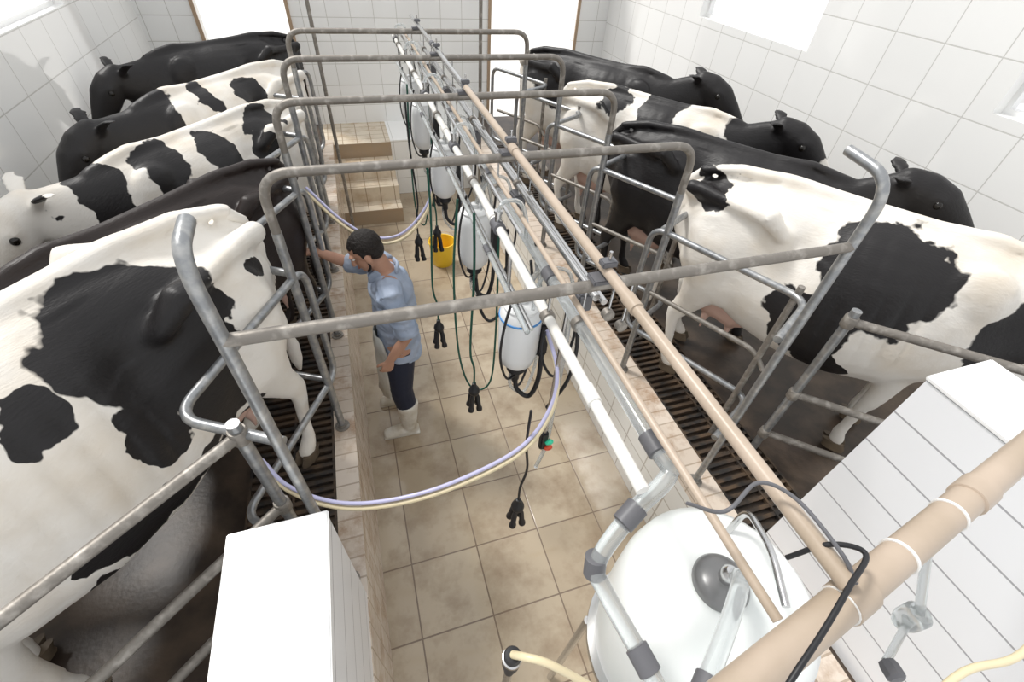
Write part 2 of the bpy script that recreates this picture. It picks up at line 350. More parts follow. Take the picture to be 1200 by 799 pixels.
# ---------------------------------------------------------------- cows
PV=1.38
def bend(p,yaw,lift):
    p=V(p); t=min(max((p.x-PV)/.5,0),1); t=t*t*(3-2*t)
    q=p-V((PV,0,1.1)); q=Matrix.Rotation(-lift*t,3,'Y')@q; q=Matrix.Rotation(yaw*t,3,'Z')@q
    return q+V((PV,0,1.1))
def gs(dx,dz,sx,sz): return math.exp(-(dx/sx)**2-(dz/sz)**2)
HX=-.10
FX=1.36
def cowmesh(yaw,lift,step):
    bm=bmesh.new(); B=lambda x,y,z:bend((x,y,z),yaw,lift)
    tr=[(-.0,1.17,.09,.12),(.05,1.14,.16,.20),(.16,1.08,.225,.28),(.30,1.03,.26,.34),(.45,.985,.27,.39),(.60,.945,.31,.425),(.80,.92,.355,.445),(1.02,.92,.36,.445),(1.20,.945,.325,.425),(1.34,1.0,.27,.385),(1.45,1.04,.22,.345),(1.54,1.08,.175,.295),(1.63,1.12,.145,.25),(1.72,1.17,.12,.20),(1.81,1.22,.10,.165),(1.88,1.26,.085,.135),(1.93,1.28,.08,.12)]
    chain(bm,[(B(x,0,z),(w,h)) for x,z,w,h in tr],n=28,egg=.15,sq=.88)
    chain(bm,[(B(x,0,z),(.04,.025)) for x,z in [(.0,1.315),(.2,1.375),(.45,1.39),(.8,1.375),(1.1,1.37),(1.32,1.39),(1.45,1.37),(1.58,1.34)]],n=10)
    for s in (1,-1):
        chain(bm,[((.05,s*.115,1.25),.045),((.20,s*.16,1.25),.035),((.34,s*.21,1.26),.038),((.44,s*.25,1.28),.055),((.54,s*.24,1.19),.035)],n=10)
        ball(bm,(.0,s*.11,1.24),(.055,.045,.05))
        ball(bm,(1.34,s*.15,1.14),(.16,.09,.19)); ball(bm,(1.30,s*.18,.98),(.15,.09,.2))
        st=step*s
        chain(bm,[((.20,s*.135,1.08),.145),((.25,s*.18,.92),(.115,.19)),((.28+st*.3,s*.20,.76),(.085,.15)),((.21+st*.7,s*.19,.60),(.052,.085)),((.14+st,s*.185,.47),(.037,.060)),((.145+st,s*.185,.40),(.034,.044)),((.17+st,s*.185,.25),.030),((.18+st,s*.185,.14),.035),((.20+st,s*.19,.10),.041),((.235+st,s*.19,.055),(.045,.045))],n=12,up=V((1,0,0)))
        ball(bm,(.40,s*.21,.80),(.13,.07,.15))
        chain(bm,[((FX-.03,s*.16,.92),(.09,.15)),((FX-.04,s*.175,.74),(.065,.10)),((FX-st*.5,s*.165,.56),(.05,.062)),((FX+.01-st,s*.16,.42),(.045,.05)),((FX-st,s*.16,.36),.036),((FX-st,s*.16,.22),.030),((FX-st,s*.16,.13),.036),((FX+.02-st,s*.16,.06),.044)],n=12,up=V((1,0,0)))
        a,b,c=B(1.96+HX,s*.08,1.33),B(1.92+HX,s*.18,1.40),B(1.90+HX,s*.25,1.41)
        chain(bm,[(a,(.026,.03)),((a+b)/2+V((0,0,.01)),(.016,.052)),(b,(.012,.058)),(c,(.008,.026))],n=10,up=V((1,0,0)))
        ball(bm,B(2.13+HX,s*.082,1.26),(.05,.035,.04))
        ball(bm,B(2.43+HX,s*.035,.915),(.03,.025,.03))
    chain(bm,[(B(1.97+HX,0,1.34),(.075,.08)),(B(2.05+HX,0,1.29),(.105,.115)),(B(2.15+HX,0,1.205),(.108,.13)),(B(2.25+HX,0,1.10),(.080,.105)),(B(2.34+HX,0,1.0),(.060,.08)),(B(2.41+HX,0,.92),(.066,.07)),(B(2.44+HX,0,.885),(.06,.058))],n=18)
    chain(bm,[(B(1.43,0,.74),(.07,.10)),(B(1.55,0,.80),(.032,.09)),(B(1.70,0,.93),(.028,.09)),(B(1.84,0,1.08),(.05,.08))],n=10)
    o=remeshed(bm,'cow',None,.016,it=7); me=o.data
    for v in me.vertices:
        x,y,z=v.co
        if x<1.5 and z>.45:
            sy=math.copysign(1,y); ay=abs(y)
            if ay>.1:
                d=.065*gs(x-.65,z-1.13,.10,.15)
                d+=.009*max(0,math.sin((x-.1*(1.2-z))*2*math.pi/.085))*(1 if .72<x<1.25 else 0)*gs(0,z-.98,1,.26)
                d+=.014*gs(x-1.18,z-1.05,.06,.28)
                d+=.035*gs(x-.20,z-1.12,.10,.06)
                d+=.025*gs(x-.02,z-1.02,.08,.10)
                v.co.y-=sy*d
            v.co.z-=(.026*gs(x-.24,ay-.09,.12,.05)+.022*gs(x-.70,ay-.18,.14,.09))*(1 if z>1.15 else 0)
    return o
def hoofmesh():
    bm=bmesh.new()
    for s in (1,-1):
        ring_loft(bm,[[V((cx*.062+(.02 if z<.03 else 0),s*.023+cy*.024*k,z)) for cx,cy in [(math.cos(a),math.sin(a)) for a in [2*math.pi*j/12 for j in range(12)]]] for z,k in ((0,1.0),(.02,1.02),(.06,.85))])
    bmesh.ops.recalc_face_normals(bm,faces=bm.faces)
    return bm
BODY={}
def getbody(key):
    if key not in BODY:
        o=cowmesh(*key); BODY[key]=o.data; bpy.data.objects.remove(o)
    return BODY[key]
bmU=bmesh.new(); chain(bmU,[((.26,0,.74),(.12,.10)),((.36,0,.60),(.15,.15)),((.50,0,.56),(.155,.13)),((.66,0,.60),(.12,.08))],n=18)
for sx in (.34,.50):
    for s in (1,-1): chain(bmU,[((sx,s*.08,.47),.028),((sx,s*.085,.40),.013),((sx,s*.085,.375),.011)],n=8)
ud=remeshed(bmU,'udder',M['udder'],.012,it=3); UD=ud.data; bpy.data.objects.remove(ud)
bmT=bmesh.new(); chain(bmT,[((.01,0,1.30),.032),((-.05,0,1.24),.028),((-.075,0,1.05),.018),((-.07,0,.8),.013),((-.06,0,.62),.013),((-.06,0,.52),.035),((-.055,0,.42),.032),((-.05,0,.34),.012)],n=10,up=V((1,0,0)))
tl=remeshed(bmT,'tail',None,.009,it=2); TL=tl.data; bpy.data.objects.remove(tl)
hb=hoofmesh(); ho=fin(hb,'hoof',M['hoof']); HO=ho.data; bpy.data.objects.remove(ho)
eb=bmesh.new(); ball(eb,(0,0,0),.024,12); eo=fin(eb,'eye',M['eye']); EY=eo.data; bpy.data.objects.remove(eo)
def cow(pin,d,key,m,label,scale=.97,wide=1.):
    yaw,lift,step=key
    me=getbody(key).copy(); me.materials.clear(); me.materials.append(m)
    o=bpy.data.objects.new('cow',me); link(o)
    o.location=(pin[0],pin[1],PL+.026); o.rotation_euler=(0,0,math.atan2(d[1],d[0])); o.scale=(scale,scale*wide,scale)
    tag(o,label,'cow','dairy cows in the milking stalls')
    def part(name,data,loc=(0,0,0),rot=(0,0,0)):
        q=bpy.data.objects.new(name,data); link(q); q.parent=o; q.location=loc; q.rotation_euler=rot; return q
    part('udder',UD)
    t=TL.copy(); t.materials.clear(); t.materials.append(m); part('tail',t)
    for s in (1,-1):
        part('hoof',HO,(.225+step*s,s*.19,0)); part('hoof',HO,(FX+.005-step*s,s*.16,0))
        part('eye',EY,bend((2.145+HX,s*.104,1.235),yaw,lift))
    return o
dL=(-.64,-.768); dR=(.60,-.80)
matL1=cowmat('holstein_hide_a',[(.58,.20,1.22,.27,.21,.27),(.52,.27,.96,.13,.13,.22),(.32,.26,1.1,.10,.08,.11),(.09,.19,1.18,.06,.06,.06),(.94,.26,1.19,.09,.12,.11),(.74,.33,.98,.11,.12,.10),(.80,.36,.72,.27,.18,.10),(.5,.25,.62,.14,.16,.1),(1.06,.33,.76,.06,.1,.05),(1.12,.3,.56,.09,.1,.08),(1.35,.25,1.1,.16,.3,.2),(.75,-.38,.9,.3,.15,.25)],seed=1.,amt=.16)
matL2=cowmat('dark_brown_hide',[(0,0,0,9,9,9)],dark=(.020,.013,.011),seed=2.)
matL3=cowmat('holstein_hide_b',[(.38,.12,1.3,.20,.12,.14),(.50,.25,1.15,.10,.12,.12),(.86,.2,1.25,.16,.16,.17),(1.25,.12,1.25,.17,.18,.15),(1.6,0,1.2,.13,.3,.25),(1.92,.14,1.2,.10,.10,.2),(.66,.36,1.0,.13,.2,.12),(1.1,.34,.95,.12,.2,.1)],seed=3.)
matL4=cowmat('holstein_hide_c',[(.68,.15,1.25,.14,.14,.16),(1.1,.1,1.2,.12,.2,.2),(1.55,0,1.1,.20,.4,.5),(2.0,0,1.2,.4,.4,.4),(.1,-.2,1.2,.15,.2,.2)],seed=4.)
matL5=cowmat('holstein_hide_d',[(.6,0,1.1,.9,.6,.8),(1.7,0,1.1,.7,.5,.6)],seed=5.)
matR1=cowmat('holstein_hide_e',[(.10,-.10,1.27,.13,.14,.12),(1.0,-.18,1.15,.28,.32,.25),(.80,-.38,.85,.24,.17,.22),(.98,-.33,.62,.16,.14,.12),(1.55,0,1.0,.20,.3,.3)],seed=6.,amt=.16)
matR2=cowmat('black_hide',[(0,0,0,9,9,9)],seed=7.)
matR3=cowmat('holstein_hide_f',[(.52,.05,1.3,.17,.35,.14),(.95,0,1.15,.20,.45,.4),(1.85,0,1.2,.36,.4,.7)],seed=8.)
matR4=cowmat('holstein_hide_g',[(.9,0,1.25,.9,.5,.45),(1.8,0,1.2,.7,.4,.7)],seed=9.)
COWS=[((-.56,1.95),(-.63,-.777),(0.,0.,.0),matL1,'white and black spotted cow standing behind a tube gate',1.04),
((-.46,2.86),(-.66,-.75),(0.,-.3,.02),matL2,'dark brown cow standing between two spotted cows',.90,.84),
((-.44,3.90),dL,(-.15,-.12,.03),matL3,'white cow with black spots near the tiled wall',.90,.94),
((-.45,4.92),dL,(-.1,-.15,.02),matL4,'white and black cow with a lowered black head',.91,.92),
((-.50,6.10),(-.78,-.62),(.1,-.15,.03),matL5,'mostly black cow by the bright doorway',.90,.92),
((1.84,2.06),dR,(0.,0.,-.03),matR1,'white cow with large black patches behind tube rails',1.0),
((1.84,3.00),dR,(.1,.2,.02),matR2,'all black cow with raised head and upright ears',.94,.86),
((1.82,3.98),dR,(.1,.1,.03),matR3,'black and white cow with dark face near the wall',.94,.86),
((1.82,5.05),dR,(.15,.1,.02),matR4,'mostly black cow next to the white tiled wall',.96,.88)]
for c in COWS: cow(*c)
# ---------------------------------------------------------------- person
pe=(.02,2.38,0)
def person():
    def hand(bm,w,d,palm,spread,curl):
        d=V(d).normalized(); palm=V(palm); palm=(palm-d*palm.dot(d)).normalized(); sd=d.cross(palm)*spread
        chain(bm,[(w,(.026,.024)),(w+d*.03,(.036,.019)),(w+d*.08,(.042,.016))],n=12,up=palm)
        for k,(off,l) in enumerate(((-.030,.062),(-.010,.074),(.010,.070),(.029,.055))):
            b=w+d*.078+sd*off; a1=curl*.6; a2=curl*1.4
            q=b+(d*math.cos(a1)+palm*math.sin(a1))*l*.55; r=q+(d*math.cos(a2)+palm*math.sin(a2))*l*.5
            chain(bm,[(b,.0095),(q,.0088),(r,.0078)],n=8)
        b=w+d*.028-sd*.028; q=b+(-sd*.8+d*.7+palm*.2).normalized()*.038; r=q+(d*.9+palm*.35-sd*.2).normalized()*.03
        chain(bm,[(b,.012),(q,.011),(r,.0088)],n=8)
    RS,RE,RW=V((.06,-.19,1.40)),V((.24,-.33,1.31)),V((.42,-.31,1.43))
    LS,LE,LW=V((.03,.20,1.40)),V((-.05,.26,1.14)),V((.08,.25,.93))
    bm=bmesh.new()
    chain(bm,[((0,0,.90),(.15,.11)),((0,0,1.02),(.145,.105)),((.0,0,1.18),(.16,.115)),((.015,0,1.34),(.17,.115)),((.025,0,1.42),(.125,.083)),((.045,0,1.47),(.060,.060)),((.07,0,1.54),(.056,.056))],n=20,up=V((1,0,0)))
    for s,(a,b,c) in ((1,(LS,LE,LW)),(-1,(RS,RE,RW))):
        chain(bm,[(V((0.02,s*.10,1.41)),.068),(a,.060),((a+b)/2,.049),(b,.040),((b+c)/2,.038),(c,.027)],n=12)
        chain(bm,[((0,s*.09,.92),.10),((.02,s*.12,.72),.085),((.03,s*.14,.50),.06),((.0,s*.15,.32),.058),((0,s*.16,.10),.04)],n=12,up=V((1,0,0)))
    hand(bm,RW,(RW-RE).normalized()+V((.6,.1,-.3)),(0,0.1,-1),1,.7)
    hand(bm,LW,(.35,-.02,-1),(.1,-1,0),1,.5)
    hc=V((.125,0,1.60)); R=Matrix.Rotation(.55,4,'Y'); K=1.0
    def H(x,y,z): return hc+R.to_3x3()@(V((x,y,z))*K)
    ball(bm,H(-.01,0,.035),(.095,.076,.087),18,R); ball(bm,H(.03,0,-.04),(.064,.058,.072),16,R); ball(bm,H(.06,0,-.085),(.035,.035,.028),12,R)
    chain(bm,[(H(.085,0,.02),.011),(H(.103,0,-.015),.014),(H(.110,0,-.03),.016)],n=8)
    for s in (1,-1):
        ball(bm,H(.0,s*.078,-.01),(.022,.014,.034),10,R); ball(bm,H(.079,s*.03,.035),(.018,.026,.010),10,R)
    ball(bm,H(.088,0,-.058),(.014,.024,.012),10,R)
    body=remeshed(bm,'person',M['skin'],.0062,it=2)
    tag(body,'man in blue-grey shirt and white boots reaching to a rail','person')
    body.location=pe; body.rotation_euler=(0,-.03,math.pi)
    for s in (1,-1):
        b=bmesh.new(); ball(b,H(.080,s*.03,.018),(.012,.014,.010),12); fin(b,'eye',M['eyew'],body)
        b=bmesh.new(); ball(b,H(.0895,s*.03,.017),(.004,.006,.006),10); fin(b,'pupil',M['eye'],body)
    b=bmesh.new(); ball(b,H(.098,0,-.058),(.008,.024,.007),12); fin(b,'mouth',M['lip'],body)
    b=bmesh.new(); ball(b,H(-.022,0,.046),(.094,.080,.086),20,R); ball(b,H(-.045,0,-.005),(.062,.075,.066),18,R)
    for s in (1,-1): ball(b,H(.006,s*.074,.020),(.018,.009,.034),10,R)
    for i in range(420):
        u=random.random()*2*math.pi; w=random.uniform(-.3,1.)
        dd=V((math.sqrt(max(0,1-w*w))*math.cos(u),math.sqrt(max(0,1-w*w))*math.sin(u),w))
        if dd.x>.55 and dd.z<.5: continue
        if dd.z<.0 and dd.x>.15: continue
        p=V((-.020+dd.x*.091,dd.y*.076,.043+dd.z*.084)); q=p+dd*.001+V((.016 if dd.z>.3 else -.003,0,-.012))
        chain(b,[(H(*p),.008),(H(*q),.004)],n=6)
    remeshed(b,'hair',M['hair'],.004,body,it=1)
    b=bmesh.new()
    for s in (1,-1): chain(b,[(H(.015,s*.064,-.03),(.006,.010)),(H(.03,s*.055,-.07),(.008,.015)),(H(.065,s*.022,-.10),(.010,.014)),(H(.075,0,-.108),.010)],n=8)
    remeshed(b,'beard',M['hair'],.005,body,it=1)
    b=bmesh.new()
    chain(b,[((0,0,.80),(.205,.160)),((0,0,.90),(.185,.142)),((0,0,1.02),(.172,.13)),((.0,0,1.18),(.184,.136)),((.015,0,1.34),(.193,.136)),((.025,0,1.41),(.155,.105)),((.04,0,1.462),(.082,.078))],n=22,up=V((1,0,0)),capr=False)
    for s,(a,e_,c) in ((1,(LS,LE,LW)),(-1,(RS,RE,RW))):
        chain(b,[(V((0.02,s*.10,1.405)),.082),(a,.078),(a.lerp(e_,.5),.073),(a.lerp(e_,1.0),.070)],n=14,capr=False)
    sh=remeshed(b,'shirt',M['shirt'],.008,body,it=2)
    for v in sh.data.vertices:
        q=v.co; k=noise.noise(V((q.x*9,q.y*9,q.z*22)))*.018+noise.noise(V((q.x*20,q.y*20,q.z*35)))*.006; v.co+=v.normal*k
    b=bmesh.new()
    for s in (1,-1): chain(b,[((.075,s*.05,1.475),(.012,.03)),((.12,s*.04,1.43),(.008,.028)),((.135,s*.03,1.40),(.006,.010))],n=8)
    chain(b,[((-.03,-.06,1.485),(.012,.022)),((-.045,0,1.49),(.012,.024)),((-.03,.06,1.485),(.012,.022))],n=8)
    remeshed(b,'collar',M['shirt'],.005,body,it=1)
    b=bmesh.new()
    chain(b,[((0,0,.80),(.165,.125)),((0,0,.88),(.167,.127)),((0,0,.96),(.155,.115))],n=20,up=V((1,0,0)),capr=False)
    for s in (1,-1): chain(b,[((0,s*.08,.88),.11),((.02,s*.12,.72),.102),((.03,s*.14,.50),.084),((.01,s*.148,.36),.078),((.005,s*.15,.30),.076)],n=14,up=V((1,0,0)),capr=False)
    remeshed(b,'trousers',M['trousers'],.009,body,it=2)
    b=bmesh.new(); n=14; rows=[]
    for j,z in enumerate((1.0,.9,.78,.66,.54,.44)):
        rr=.155+.02*j/5+.004*(j%2); w=.95 if j>0 else .8
        rows.append([b.verts.new((rr*math.cos((k/(n-1)-.5)*2*w)+.0+.006*math.sin(k*2.1+j),(rr+.04)*math.sin((k/(n-1)-.5)*2*w),z)) for k in range(n)])
    for a,c in zip(rows,rows[1:]):
        for k in range(n-1): b.faces.new((a[k],a[k+1],c[k+1],c[k]))
    ap=fin(b,'apron',M['apron'],body); md=ap.modifiers.new('thick','SOLIDIFY'); md.thickness=.004
    for s in (1,-1):
        b=bmesh.new()
        chain(b,[((.003,s*.15,.35),(.084,.084)),((0,s*.153,.33),(.082,.082)),((0,s*.157,.20),(.068,.068)),((0,s*.16,.11),(.054,.058)),((0,s*.16,.06),(.052,.062))],n=16,up=V((1,0,0)),capr=False)
        chain(b,[((-.035,s*.16,.045),(.044,.043)),((.04,s*.162,.048),(.048,.045)),((.12,s*.166,.042),(.052,.040)),((.18,s*.168,.034),(.046,.030))],n=14)
        box(b,(-.075,s*.163-.04,0),(.205,s*.163+.04,.016))
        remeshed(b,'boot',M['boot'],.007,body,it=2)
person()
# ---------------------------------------------------------------- pipes
def pipe(name,pts,r,m,label,cat='pipe',coup=(),cm=None,n=16,group=None,cl=.028,cr=1.25):
    o=tube(name,pts,r,m,n=n); tag(o,label,cat,group)
    for c,ax in coup:
        rev('coupling',[(r*1.02,-cl),(r*cr,-cl+.002),(r*cr,cl-.002),(r*1.02,cl)],c,cm or M['grey'],o,18,ax)
    return o
Y=(0,1,0)
pipe('vacuum_pipe',[(.597,.06,2.39),(.597,2.62,2.39)],.0155,M['tan'],'long tan plastic pipe running over the steel hoops',coup=[((.597,y,2.39),Y) for y in (.75,1.75)],cm=M['tan'])
pipe('vacuum_pipe',[(.597,2.55,2.39),(.597,4.6,2.39)],.0135,M['steel'],'slim metal pipe continuing over the steel hoops',coup=[((.597,y,2.39),Y) for y in (2.62,3.6)])
pipe('milk_pipe',[(.44,.34,2.25),(.44,4.6,2.25)],.0150,M['whitepipe'],'long white milk pipe hanging under the hoops',coup=[((.44,y,2.25),Y) for y in (.6,1.5,2.4,3.3)],cm=M['whitepipe'])
pipe('wash_pipe',[(.515,.06,2.30),(.515,4.5,2.30)],.0090,M['tan'],'thin tan pipe running along the pit')
pts=[(.55,1.0,2.20),(.55,.46,2.20),(.55,.385,2.19),(.44,.34,2.14),(.365,.30,2.02),(.37,.25,1.98),(.40,.11,1.95),(.42,-.02,1.93)]
pipe('clear_milk_tube',[(.55,4.5,2.20)]+smoothc(pts,7),.0205,M['clear'],'clear milk tube bending down to the receiver vessel','pipe',coup=[((.55,.46,2.20),Y),((.55,1.15,2.20),Y),((.55,1.95,2.20),Y),((.55,2.8,2.20),Y),((.44,.34,2.14),(.9,.4,.4)),((.362,.30,2.01),(.1,.4,1)),((.40,.11,1.95),(.2,-1,-.2))],cm=M['grey'])
pipe('steel_rail',[(.64,.98,2.22),(.64,4.5,2.22)],.013,M['steel'],'stainless rail carrying the milking units')
pipe('steel_rail',[(.70,1.02,2.16),(.70,4.5,2.16)],.012,M['steel'],'bright steel rail along the pit')
pipe('steel_rail',[(.47,1.25,2.31),(.47,4.5,2.31)],.008,M['steel'],'thin steel conduit along the white pipe')
pipe('steel_rail',[(.66,1.1,2.29),(.66,4.5,2.29)],.008,M['steel'],'thin steel conduit beside the tan pipe')
pipe('steel_rail',[(.462,1.05,2.06),(.462,4.5,2.06)],.008,M['steel'],'thin steel rail just above the milk jars')
pipe('clear_wash_tube',[(.49,1.0,2.17),(.49,4.5,2.17)],.012,M['clear'],'slim clear wash tube running beneath the milk pipe')
pipe('clear_wash_tube',[(.425,1.0,2.10),(.425,4.5,2.10)],.010,M['clear'],'slim clear air tube beside the milk jars',coup=[((.425,y,2.10),Y) for y in (1.5,2.3,3.1)])
pipe('clear_wash_tube',[(.595,1.05,2.12),(.595,4.5,2.12)],.016,M['clear'],'clear tube with grey joints along the pit',coup=[((.595,y,2.12),Y) for y in (1.3,2.1,2.9,3.7)])
a,b=V((.30,-.01,2.35)),V((2.3,.37,2.35)); ax=(b-a).normalized()
main=pipe('main_vacuum_pipe',[a,b],.0275,M['tan'],'thick tan plastic main pipe with white ties',coup=[((.62,.05,2.35),ax),((1.0,.123,2.35),ax)],cm=M['tan'],n=28,cr=1.14)
for t in (.30,.46,.62):
    rev('cable_tie',[(.0275,-.003),(.030,-.003),(.030,.003),(.0275,.003)],a+ax*t,M['tie'],main,20,ax)
for i,y in enumerate(FY):
    e=empty('pipe_clamp',(.60,y,2.36)); tag(e,'dark clamp fixing the pipe to the crossbar','pipe clamp','clamps on the crossbars')
    bbox('saddle',(-.045,-.026,-.005),(.04,.026,.010),M['grey'],e,.003); bbox('cap',(-.024,-.016,.044),(.021,.016,.062),M['grey'],e,.003)
    tube('bolt',[(0,0,.055),(0,0,.088)],.005,M['steel'],e,8)
    for k,(bx,bz,br,zt) in enumerate(((.44,2.25,.0155,2.33),(.55,2.20,.021,2.33),(.64,2.22,.013,2.33),(.70,2.16,.012,2.33))):
        e=empty('hanger_clip',(bx,y,bz)); tag(e,'small steel clip hanging a tube from a crossbar','pipe clip','hanger clips under the crossbars')
        rev('ring',[(br,-.012),(br+.006,-.011),(br+.006,.011),(br,.012)],(0,0,0),M['galvd'],e,16,Y)
        tube('rod',[(0,0,br),(0,0,zt-bz)],.004,M['steel'],e,8)
# ---------------------------------------------------------------- milk jars, clusters
JY=(1.26,2.02,2.85,3.68,4.3)
def jar(y,x=.50,z=1.83):
    e=empty('milk_jar',(x,y,z))
    tag(e,'white milk jar with blue rim and black fittings' if y<1.5 else 'white milk jar with black fittings','milk jar','milk jars hanging over the pit')
    rev('jar_body',[(.0,-.165),(.05,-.16),(.074,-.13),(.082,-.08),(.085,0),(.086,.10),(.082,.14),(.07,.155),(0,.16)],(0,0,0),M['jar'],e)
    if y<1.5: rev('blue_rim',[(.085,.112),(.088,.113),(.088,.120),(.084,.121)],(0,0,0),M['blue'],e)
    rev('lid',[(.070,.153),(.071,.166),(.055,.178),(.02,.183),(.018,.20),(0,.202)],(0,0,0),M['jar'],e)
    rev('outlet',[(.04,-.16),(.042,-.195),(.02,-.22),(.018,-.26),(0,-.262)],(0,0,0),M['black'],e,20)
    tube('hanger',fillet([(-.06,0,.42),(-.06,0,.2),(-.02,0,.19)],.03),.008,M['steel'],e,8)
    tube('inlet_hose',smoothc([(.01,0,.195),(.04,.02,.26),(.05,.0,.31),(.045,0,.35)],6),.011,M['clear'],e,10)
    bbox('controller',(.078,-.03,-.12),(.125,.03,.06),M['black'],e,.008)
    tube('drain_hose',smoothc([(0,0,-.25),(.01,-.01,-.33),(.06,-.04,-.36),(.09,-.05,-.25),(.10,-.03,-.10)],6),.011,M['black'],e,10)
    tube('pulse_hose',smoothc([(.09,.02,.05),(.12,.04,.2),(.10,.05,.32),(.05,.05,.40)],6),.006,M['black'],e,8)
    tube('front_hose',smoothc([(-.05,-.05,.27),(-.09,-.07,.12),(-.095,-.06,-.05),(-.06,-.05,-.19),(-.01,-.02,-.22)],6),.0055,M['black'],e,8)
for y in JY: jar(y)
for k,y in enumerate(JY):
    e=empty('pulsator',(.68,y-.12,2.10)); tag(e,'small black pulsator with clear hoses under the steel rail','pulsator','pulsators on the rail')
    bbox('housing',(-.03,-.04,-.05),(.03,.04,.03),M['grey'],e,.008)
    rev('dome',[(0,-.09),(.02,-.088),(.026,-.07),(.026,-.05)],(0,0,0),M['jar'],e,18)
    tube('nipple',[(0,-.02,.02),(0,-.02,.055)],.008,M['steel'],e,8)
    tube('air_hose',smoothc([(-.02,.03,.02),(-.04,.06,.07),(-.10,.07,.08),(-.16,.05,.02),(-.17,.03,-.06)],6),.007,M['clear'],e,8)
    tube('signal_hose',smoothc([(.0,.0,-.09),(.0,.0,-.25),(-.06,-.02,-.40),(-.12,0,-.30),(-.10,.05,-.2)],6),.006,M['black'],e,8)
    e=empty('inlet_valve',(.44,y+.16,2.25)); tag(e,'small grey inlet valve with a curved clear tube','valve','inlet valves on the milk pipe')
    rev('valve_body',[(.0155,-.03),(.024,-.028),(.024,.028),(.0155,.03)],(0,0,0),M['grey'],e,16,Y)
    rev('stem',[(0,0),(.012,0),(.012,.035),(.016,.037),(.016,.048),(0,.05)],(0,0,.015),M['steel'],e,14)
    tube('riser',smoothc([(0,0,.06),(.02,-.01,.10),(.07,-.03,.10),(.09,-.05,.04),(.09,-.06,-.03)],6),.008,M['clear'],e,8)
    for j,(m_,r_,dx_,dp) in enumerate((('black',.006,.0,.0),('clear',.008,.03,-.06))):
        o=tube('hose',smoothc([(.56+dx_,y+.10,2.12),(.60+dx_,y+.12,1.9),(.62+dx_,y+.12,1.62+dp),(.56+dx_,y+.08,1.42+dp),(.50,y+.05,1.52+dp),(.49,y+.03,1.62)],6),r_,M[m_],n=8)
        tag(o,'thin black hose looping beneath a milk jar' if j==0 else 'clear hose looping beneath a milk jar','hose','looped hoses under the jars')
def cluster(x,y,z,ztop,loop=1):
    e=empty('milking_cluster',(x,y,z))
    tag(e,'black milking cluster with four teat cups hanging on a hose','milking cluster','milking clusters hanging in the pit')
    rev('claw',[(0,.18),(.012,.175),(.014,.15),(.028,.13),(.033,.11),(.028,.09),(.016,.08)],(0,0,0),M['black'],e,16)
    for k in range(4):
        a=math.pi/4+k*math.pi/2; dx,dy=math.cos(a),math.sin(a)
        axx=V((dx*.12,dy*.12,-1)).normalized()
        rev('teat_cup',[(0,0),(.008,.0),(.010,.03),(.0135,.05),(.0135,.12),(.018,.135),(.018,.15),(.007,.152)],(dx*.018,dy*.018,.11),M['black'],e,12,axis=axx)
    tube('hose',smoothc([(0,0,.175),(.0,.0,.3),(.02*loop,.0,.45),(.0,0,(ztop-z)*.75),(.0,0,ztop-z)],6),.006,M['black'] if loop>0 else M['green'],e,8)
cluster(.45,.94,.88,1.75); cluster(.40,1.62,.98,2.2,-1); cluster(.30,2.15,1.02,2.2,-1); cluster(.32,3.05,1.1,2.2); cluster(.48,3.15,1.1,2.2,-1); cluster(.60,3.9,1.1,2.2)
def hose(pts,r,m,label,name='hose'):
    return tag(tube(name,smoothc(pts,8),r,m,n=10),label,'hose')
hp=[(.60,1.20,1.86),(.585,1.03,1.80),(.535,.95,1.67),(.40,.90,1.53),(.13,.90,1.40),(-.11,.925,1.34),(-.31,.97,1.34),(-.48,1.06,1.39),(-.56,1.15,1.48)]
hose(hp,.009,M['cream'],'cream rubber milk hose sagging across the pit')
hose([V(p)+V((.0,.012,.02)) for p in hp],.008,M['lilac'],'clear lilac hose running beside the cream one')
hp=[(.45,2.9,1.75),(.38,2.88,1.55),(.2,2.85,1.38),(0,2.9,1.34),(-.2,3.0,1.45),(-.38,3.15,1.62)]
hose(hp,.011,M['cream'],'cream hose sagging toward a cow stall'); hose([V(p)+V((0,.02,.03)) for p in hp],.009,M['lilac'],'clear lilac hose beside the cream one')
hose([(.36,1.75,2.2),(.33,1.74,1.8),(.34,1.72,1.3),(.40,1.68,1.05),(.50,1.65,1.1),(.52,1.64,1.5),(.52,1.66,2.1)],.0055,M['green'],'dark green looped hose hanging over the pit')
hose([(.38,3.4,2.2),(.36,3.4,1.8),(.36,3.4,1.3),(.42,3.4,1.15),(.48,3.4,1.4)],.006,M['green'],'dark green hose hanging over the pit')
hose([(.50,1.98,1.6),(.52,1.95,1.4),(.58,1.93,1.32),(.66,1.94,1.45),(.66,1.96,1.9)],.009,M['black'],'black hose looped under the second jar')
hose([(.60,1.06,2.1),(.61,1.06,1.9),(.62,1.08,1.6),(.61,1.06,1.3),(.57,1.05,1.12)],.010,M['clear'],'clear hose hanging beside the first milk jar')
hose([(.64,1.1,2.1),(.67,1.08,1.9),(.66,1.08,1.7),(.60,1.1,1.52)],.008,M['black'],'short black hose hanging beside the first milk jar')
e=empty('control_unit',(.59,1.06,1.33)); tag(e,'small black valve unit with red and green clips','control unit')
bbox('body',(-.018,-.015,-.06),(.018,.015,.06),M['black'],e)
for k,mm in ((-.045,'red'),(.0,'teal')):
    bm=bmesh.new(); ball(bm,(.022,-.018,k),(.022,.014,.013)); fin(bm,'clip',M[mm],e)
tube('bracket',[(0,0,.05),(0,0,.84)],.008,M['steel'],e,8)
